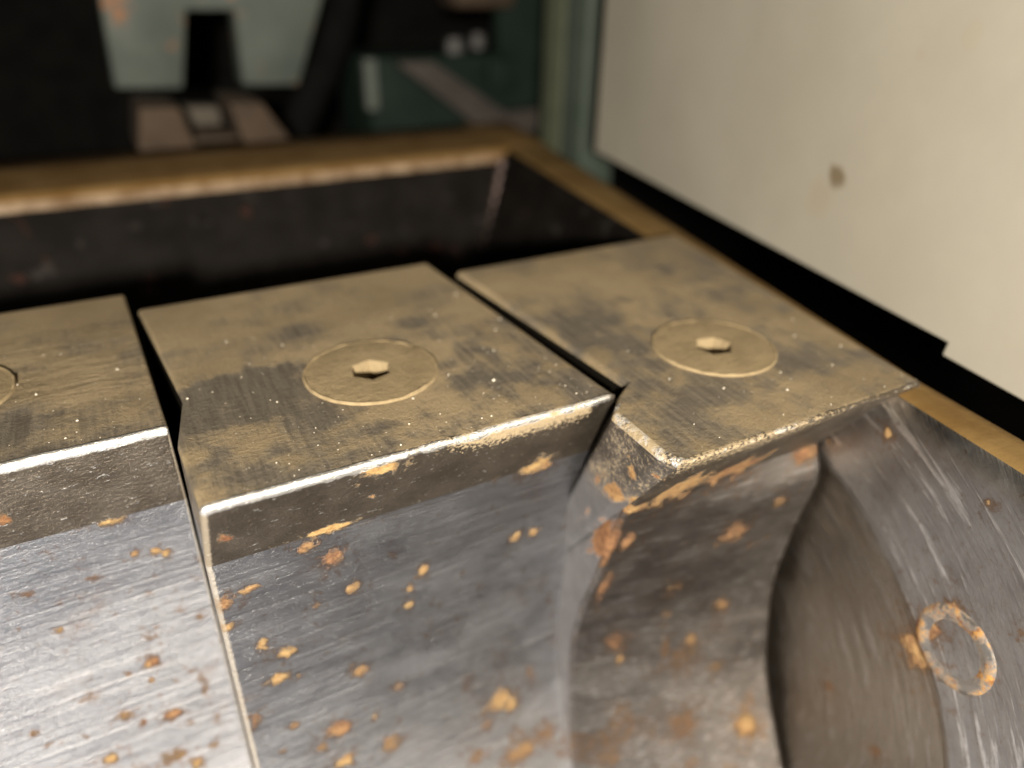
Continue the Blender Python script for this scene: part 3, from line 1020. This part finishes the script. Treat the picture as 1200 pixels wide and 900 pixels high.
def m_wall():
    n = NT('rotor_scoured_steel')
    rust = n.attr('rust')
    # arcs round the rotor axis (an x-wise line in front of the blocks)
    sub = n.t.nodes.new('ShaderNodeVectorMath')
    sub.operation = 'SUBTRACT'
    n.link(n.co, sub.inputs[0])
    sub.inputs[1].default_value = (1.8, 1.475, -1.37)
    sep = n.t.nodes.new('ShaderNodeSeparateXYZ')
    n.link(sub.outputs[0], sep.inputs[0])
    rad = n.math('SQRT', n.math('ADD', n.math('MULTIPLY', sep.outputs[1], sep.outputs[1]), n.math('MULTIPLY', sep.outputs[2], sep.outputs[2])))
    ang = n.math('ARCTAN2', sep.outputs[2], sep.outputs[1])
    cmb = n.t.nodes.new('ShaderNodeCombineXYZ')
    n.link(n.math('MULTIPLY', rad, 26.0), cmb.inputs[0])
    n.link(n.math('MULTIPLY', ang, 3.2), cmb.inputs[1])
    scr_ = n.noise(cmb.outputs[0], 1, 5, 0.65, 0.2)
    marks = n.ramp(scr_, 0.54, 0.63)
    blot = n.noise(scale=3, detail=6, rough=0.65)
    base = n.mix(n.ramp(blot, 0.3, 0.7), (0.30, 0.285, 0.275), (0.42, 0.41, 0.40))
    inner = n.math('SUBTRACT', 1.0, n.ramp(n.math('ADD', rad, n.math('MULTIPLY', n.math('SUBTRACT', scr_, 0.5), 0.05)), 1.015, 1.045))
    base = n.mix(inner, base, n.mix(blot, (0.24, 0.205, 0.165), (0.34, 0.30, 0.25)))
    marks = n.math('MULTIPLY', marks, n.math('SUBTRACT', 1.0, n.math('MULTIPLY', inner, 0.8)))
    base = n.mix(n.math('MULTIPLY', marks, 0.8), base, (0.80, 0.79, 0.78))
    rn = n.noise(scale=46, detail=7, rough=0.78)
    rv = n.math('ADD', rust, n.math('MULTIPLY', n.math('SUBTRACT', rn, 0.5), 1.7))
    rf = n.ramp(rv, 0.24, 0.70, 0, 0.92)
    base = n.mix(n.ramp(rv, 0.04, 0.40, 0, 0.7), base, (0.25, 0.15, 0.085))
    c = n.mix(rf, base, rust_layer(n, rust))
    rf = n.ramp(rv, 0.40, 0.75)
    nb = n.bump(scr_, 0.45, 0.022)
    nb = n.bump(n.noise(scale=90, detail=4), 0.12, 0.006, nb)
    return n.out(c, n.mixf(rf, 1.0, 0.0), n.mixf(rf, n.ramp(blot, 0.3, 0.7, 0.34, 0.46), 0.85), nb, 0.3)


M_WALL = m_wall()
side_wall()


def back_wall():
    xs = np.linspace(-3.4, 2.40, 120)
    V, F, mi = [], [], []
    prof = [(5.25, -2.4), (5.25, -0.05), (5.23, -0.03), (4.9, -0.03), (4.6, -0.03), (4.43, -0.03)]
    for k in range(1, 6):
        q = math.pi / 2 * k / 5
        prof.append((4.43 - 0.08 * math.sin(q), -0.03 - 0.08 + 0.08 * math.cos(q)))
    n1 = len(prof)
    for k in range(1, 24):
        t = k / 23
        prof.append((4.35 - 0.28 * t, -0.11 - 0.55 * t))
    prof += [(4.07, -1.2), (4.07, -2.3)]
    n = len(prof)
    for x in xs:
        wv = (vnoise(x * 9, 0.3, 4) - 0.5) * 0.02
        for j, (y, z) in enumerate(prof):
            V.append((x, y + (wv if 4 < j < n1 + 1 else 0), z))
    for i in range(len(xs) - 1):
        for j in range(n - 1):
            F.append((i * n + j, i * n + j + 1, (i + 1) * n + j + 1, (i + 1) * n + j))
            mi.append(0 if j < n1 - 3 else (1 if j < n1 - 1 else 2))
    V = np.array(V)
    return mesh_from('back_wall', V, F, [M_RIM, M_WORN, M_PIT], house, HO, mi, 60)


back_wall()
# corner of the rim, flush joint 3 thousandths lower
bevel_box('rim_corner', [(2.39, 4.352), (2.655, 4.352), (2.84, 5.25), (2.39, 5.25)], -0.5, -0.033, 0.01, M_RIM, house, HO)
bevel_box('pit_floor', [(-3.4, 2.3), (2.3, 2.3), (2.3, 4.2), (-3.4, 4.2)], -2.42, -2.30, 0.0, M_PIT, house, HO)
# weld bead down the inner corner of the pit
def bead():
    a, b = Vector((2.30, 4.335, -0.10)), Vector((2.04, 4.06, -0.64))
    prof, V, F = 10, [], []
    d = (b - a).normalized()
    u = d.cross(Vector((0, 0, 1))).normalized()
    v = d.cross(u)
    N = 40
    for i in range(N):
        c = a + (b - a) * i / (N - 1)
        for k in range(prof):
            q = 2 * math.pi * k / prof
            R = 0.030 * (1 + 0.25 * math.sin(i * 1.3))
            V.append(tuple(c + u * R * math.cos(q) + v * R * math.sin(q)))
    for i in range(N - 1):
        for k in range(prof):
            F.append((i * prof + k, i * prof + (k + 1) % prof, (i + 1) * prof + (k + 1) % prof, (i + 1) * prof + k))
    mesh_from('weld_bead', V, F, m_simple('dull_weld', (0.10, 0.075, 0.07), (0.16, 0.12, 0.11), 12, 0.5, 0.6), house, HO)


bead()


# round pin set in the side wall
def wall_pin():
    y0, z0 = 0.640, -0.588
    x0 = xin(y0)
    nrm_ = Vector((-1, 0.155, 0)).normalized()
    t = Vector((0.155, 1, 0)).normalized()
    prof = [(0.126, -0.005), (0.117, 0.001), (0.106, 0.0035), (0.094, 0.002), (0.084, -0.0015), (0.074, -0.0045), (0.05, -0.004), (0.02, -0.004)]
    V, F = [], []
    N = 72
    c = Vector((x0, y0, z0))
    for i in range(N):
        a = 2 * math.pi * i / N
        for (rr, h) in prof:
            R = rr * (1 + 0.05 * (vnoise(i * 0.4, rr * 9, 9) - 0.5))
            V.append(tuple(c + t * R * math.cos(a) + Vector((0, 0, 1)) * R * math.sin(a) + nrm_ * (h + 0.003)))
    k = len(prof)
    for i in range(N):
        for j in range(k - 1):
            F.append((i * k + j, ((i + 1) % N) * k + j, ((i + 1) % N) * k + j + 1, i * k + j + 1))
    V.append(tuple(c + nrm_ * -0.008))
    for i in range(N):
        F.append((i * k + k - 1, ((i + 1) % N) * k + k - 1, len(V) - 1))
    n = NT('rusted_pin_steel')
    rn = n.noise(scale=11, detail=7, rough=0.78)
    rf = n.ramp(rn, 0.45, 0.60)
    cc = n.mix(rf, (0.40, 0.38, 0.35), n.mix(n.ramp(n.noise(scale=40), 0.4, 0.6), (0.16, 0.065, 0.025), (0.42, 0.23, 0.07)))
    nb = n.bump(rn, 0.4, 0.015)
    m = n.out(cc, n.mixf(rf, 1.0, 0.0), n.mixf(rf, 0.35, 0.85), nb, 0.3)
    mesh_from('pin_ring', V, F, m, house, HO, smooth_ang=50)


wall_pin()


# ------------------------------------------------------------------ cream sheet panel at the right
def panel():
    A, B = Vector((2.70, 3.87, 0.02)), Vector((2.165, 1.15, 0.02))
    d = (B - A).normalized()
    nrm_ = Vector((0, 0, 1)).cross(d).normalized()
    L = (B - A).length
    e = -0.045
    out = [(0, 0.0), (L, 0.0), (L - 0.005, e), (L + 1.6, e + 0.0), (L + 1.6, 3.4), (0, 3.4)]
    bm = bmesh.new()
    og = (A + B) / 2
    vs_ = [bm.verts.new((A + d * s + Vector((0, 0, z)) - og) * S) for s, z in out]
    f = bm.faces.new(vs_)
    r = bmesh.ops.extrude_face_region(bm, geom=[f])
    vv = [g for g in r['geom'] if isinstance(g, bmesh.types.BMVert)]
    sgn = 1 if nrm_.x > 0 else -1
    bmesh.ops.translate(bm, verts=vv, vec=nrm_ * sgn * 0.03 * S)
    bmesh.ops.recalc_face_normals(bm, faces=bm.faces)
    bmesh.ops.bevel(bm, geom=bm.edges[:], offset=0.006 * S, segments=2, profile=0.5, affect='EDGES')
    me = bpy.data.meshes.new('side_panel')
    bm.to_mesh(me)
    bm.free()
    o = link('side_panel', me, M_PANEL)
    o.location = og * S
    tag(o, 'cream painted sheet metal panel standing at right above the rim', 'panel')
    return o


panel()

# ------------------------------------------------------------------ things behind the pit
o = prism_xz('fork_bracket', [(0.292 - .02, 1.5), (0.206, 0.204), (0.652, 0.184), (0.764, 0.694), (1.093, 0.693), (1.075, 0.187), (1.49, 0.168), (2.05, 1.5)],
             6.2, 6.5, 0.02, M_TEAL, None, (1.0, 6.35, 0.2))
o.location = Vector((1.0, 6.35, 0.2)) * S
tag(o, 'pale teal forked bracket hanging behind the pit, rust marks on its legs', 'bracket')

foot = empty('foot_bracket', (0.7, 5.6, -0.06), 'dusty brown foot bracket on the back rim below the teal fork', 'bracket')
FO = (0.7, 5.6, -0.06)
prism_xz('leg', [(0.22, -0.031), (0.28, 0.222), (0.50, 0.21), (0.56, -0.031)], 5.18, 5.8, 0.012, M_BROWN, foot, FO)
prism_xz('leg', [(0.85, -0.031), (0.80, 0.22), (1.00, 0.21), (1.15, -0.031)], 5.18, 5.8, 0.012, M_BROWN, foot, FO)
prism_xz('web', [(0.565, -0.031), (0.565, 0.01), (0.83, 0.0), (0.845, -0.031)], 5.3, 5.8, 0.008, M_BROWN, foot, FO)
prism_xz('nut', [(0.53, 0.02), (0.52, 0.15), (0.79, 0.14), (0.80, 0.012)], 5.6, 5.8, 0.02, M_NUT, foot, FO)


def tube(name, pts, r, mat, segs=20):
    cu = bpy.data.curves.new(name, 'CURVE')
    cu.dimensions = '3D'
    cu.bevel_depth = r * S
    cu.bevel_resolution = 6
    cu.use_fill_caps = True
    sp = cu.splines.new('NURBS')
    sp.points.add(len(pts) - 1)
    og = Vector(pts[0])
    for q, p in zip(sp.points, pts):
        q.co = (*((Vector(p) - og) * S), 1)
    sp.use_endpoint_u = True
    sp.order_u = 3
    ob = bpy.data.objects.new(name, cu)
    col.objects.link(ob)
    ob.location = og * S
    bpy.context.view_layer.update()
    me = bpy.data.meshes.new_from_object(ob.evaluated_get(bpy.context.evaluated_depsgraph_get()))
    me.name = name
    bpy.data.objects.remove(ob)
    ob = link(name, me, mat)
    ob.location = og * S
    return ob


tag(tube('hose', [(1.45, 6.5, -0.3), (1.62, 6.5, 0.0), (1.90, 6.55, 0.40), (2.05, 6.6, 0.8), (2.2, 6.7, 1.5)], 0.15, M_BLACK),
    'thick black hose rising beside the teal fork', 'hose')

boxr = empty('teal_box', (2.75, 6.6, -0.3), 'dark teal machine box with a pale front post behind the back rim', 'machine box')
BO = (2.75, 6.6, -0.3)
bevel_box('body', [(2.10, 6.30), (3.42, 6.30), (3.42, 7.2), (2.10, 7.2)], -0.5, 0.33, 0.02, M_DTEAL, boxr, BO)
bevel_box('post', [(2.03, 6.18), (2.13, 6.18), (2.13, 6.29), (2.03, 6.29)], -0.05, 0.34, 0.012, M_TEAL, boxr, BO)
bevel_box('cap', [(3.16, 6.20), (3.44, 6.20), (3.44, 6.295), (3.16, 6.295)], 0.06, 0.30, 0.015, M_DTEAL, boxr, BO)
o = prism_xz('diagonal_bar', [(2.22, 0.33), (2.52, 0.33), (3.2, -0.10), (3.75, -0.08), (3.8, -0.26), (3.2, -0.30), (2.95, -0.22)], 5.95, 6.12, 0.012, M_GREY, None, (2.9, 6, 0))
o.location = Vector((2.9, 6, 0)) * S
tag(o, 'grey brown diagonal bar sloping down in front of the dark teal box', 'bar')
for i, (x, z, r_) in enumerate(((2.93, 0.40, 0.085), (3.15, 0.43, 0.065))):
    bm = bmesh.new()
    bmesh.ops.create_cone(bm, cap_ends=True, segments=6, radius1=r_ * 1.15 * S, radius2=r_ * S, depth=0.12 * S)
    bmesh.ops.bevel(bm, geom=bm.edges[:], offset=0.01 * S, segments=2, affect='EDGES')
    me = bpy.data.meshes.new('bolt')
    bm.to_mesh(me)
    bm.free()
    o = link('bolt', me, M_BOLT)
    o.location = Vector((x, 6.42, z)) * S
    tag(o, ('larger bright bolt head on top of the dark teal box' if i == 0 else 'smaller bright bolt head at the right on top of the dark teal box'), 'bolt', 'bolts on the teal box')
o = bevel_box('brown_clamp', [(2.95, 6.45), (3.55, 6.45), (3.6, 6.8), (2.95, 6.8)], 0.68, 1.2, 0.06, M_BROWN, None, (3.2, 6.6, 0.9))
o.location = Vector((3.2, 6.6, 0.9)) * S
tag(o, 'brown dusty clamp block above the bolts at the top edge', 'clamp')
o = bevel_box('back_plate', [(3.46, 6.6), (4.6, 6.6), (4.6, 6.75), (3.46, 6.75)], -0.6, 2.0, 0.01, M_DTEAL, None, (4, 6.7, 0))
o.location = Vector((4, 6.7, 0)) * S
tag(o, 'dark green upright plate between the box and the green post', 'plate')
post = empty('corner_post', (3.17, 5.0, -0.6), 'olive green upright corner post at the left end of the cream panel', 'post')
PO = (3.17, 5.0, -0.6)
bevel_box('face', [(3.09, 4.9), (3.28, 4.9), (3.28, 5.2), (3.09, 5.2)], -0.6, 2.2, 0.02, M_GREEN, post, PO)
bevel_box('side_flange', [(3.085, 4.60), (3.38, 4.60), (3.38, 4.89), (3.085, 4.89)], -0.6, 2.2, 0.015, M_FLANGE, post, PO)

# dark room behind and the floor under everything
o = bevel_box('wall', [(-9, 9.5), (12, 9.5), (12, 9.8), (-9, 9.8)], -4, 9, 0, M_VOID, None)
o['kind'] = 'structure'
o = bevel_box('floor', [(-9, -8), (12, -8), (12, 9.5), (-9, 9.5)], -4.0, -3.6, 0, M_VOID, None)
o['kind'] = 'structure'


# ------------------------------------------------------------------ loose pale dust grains
def grains():
    V, F = [], []
    rnd = random.Random(3)

    def add(p, r):
        b = len(V)
        q = [(1, 0, 0), (-1, 0, 0), (0, 1, 0), (0, -1, 0), (0, 0, 1), (0, 0, -1)]
        sx, sy, sz = (rnd.uniform(.6, 1.4) for _ in range(3))
        for a in q:
            V.append((p[0] + a[0] * r * sx, p[1] + a[1] * r * sy, p[2] + r * 0.5 + a[2] * r * sz * 0.8))
        for f in ((0, 2, 4), (2, 1, 4), (1, 3, 4), (3, 0, 4), (2, 0, 5), (1, 2, 5), (3, 1, 5), (0, 3, 5)):
            F.append(tuple(b + k for k in f))
    for (x0, x1, y0, y1, nn) in ((-0.6, -0.03, 1.76, 2.4, 70), (0.06, 1.05, 1.4, 2.2, 190), (1.12, 1.9, 1.07, 1.9, 60)):
        for _ in range(nn):
            x, y = rnd.uniform(x0, x1), y0 + (y1 - y0) * rnd.random() ** 1.6
            add((x, y, 0.0), 0.0011 + 0.0034 * rnd.random() ** 5)
    m = m_simple('pale_grain', (0.62, 0.55, 0.44), (0.75, 0.70, 0.6), 60, 0.7, 0, 0.0, 0.5)
    ob = mesh_from('wood_dust', V, F, m, smooth_ang=20)
    ob['kind'] = 'stuff'
    ob['label'] = 'pale loose dust grains on the block tops'


grains()
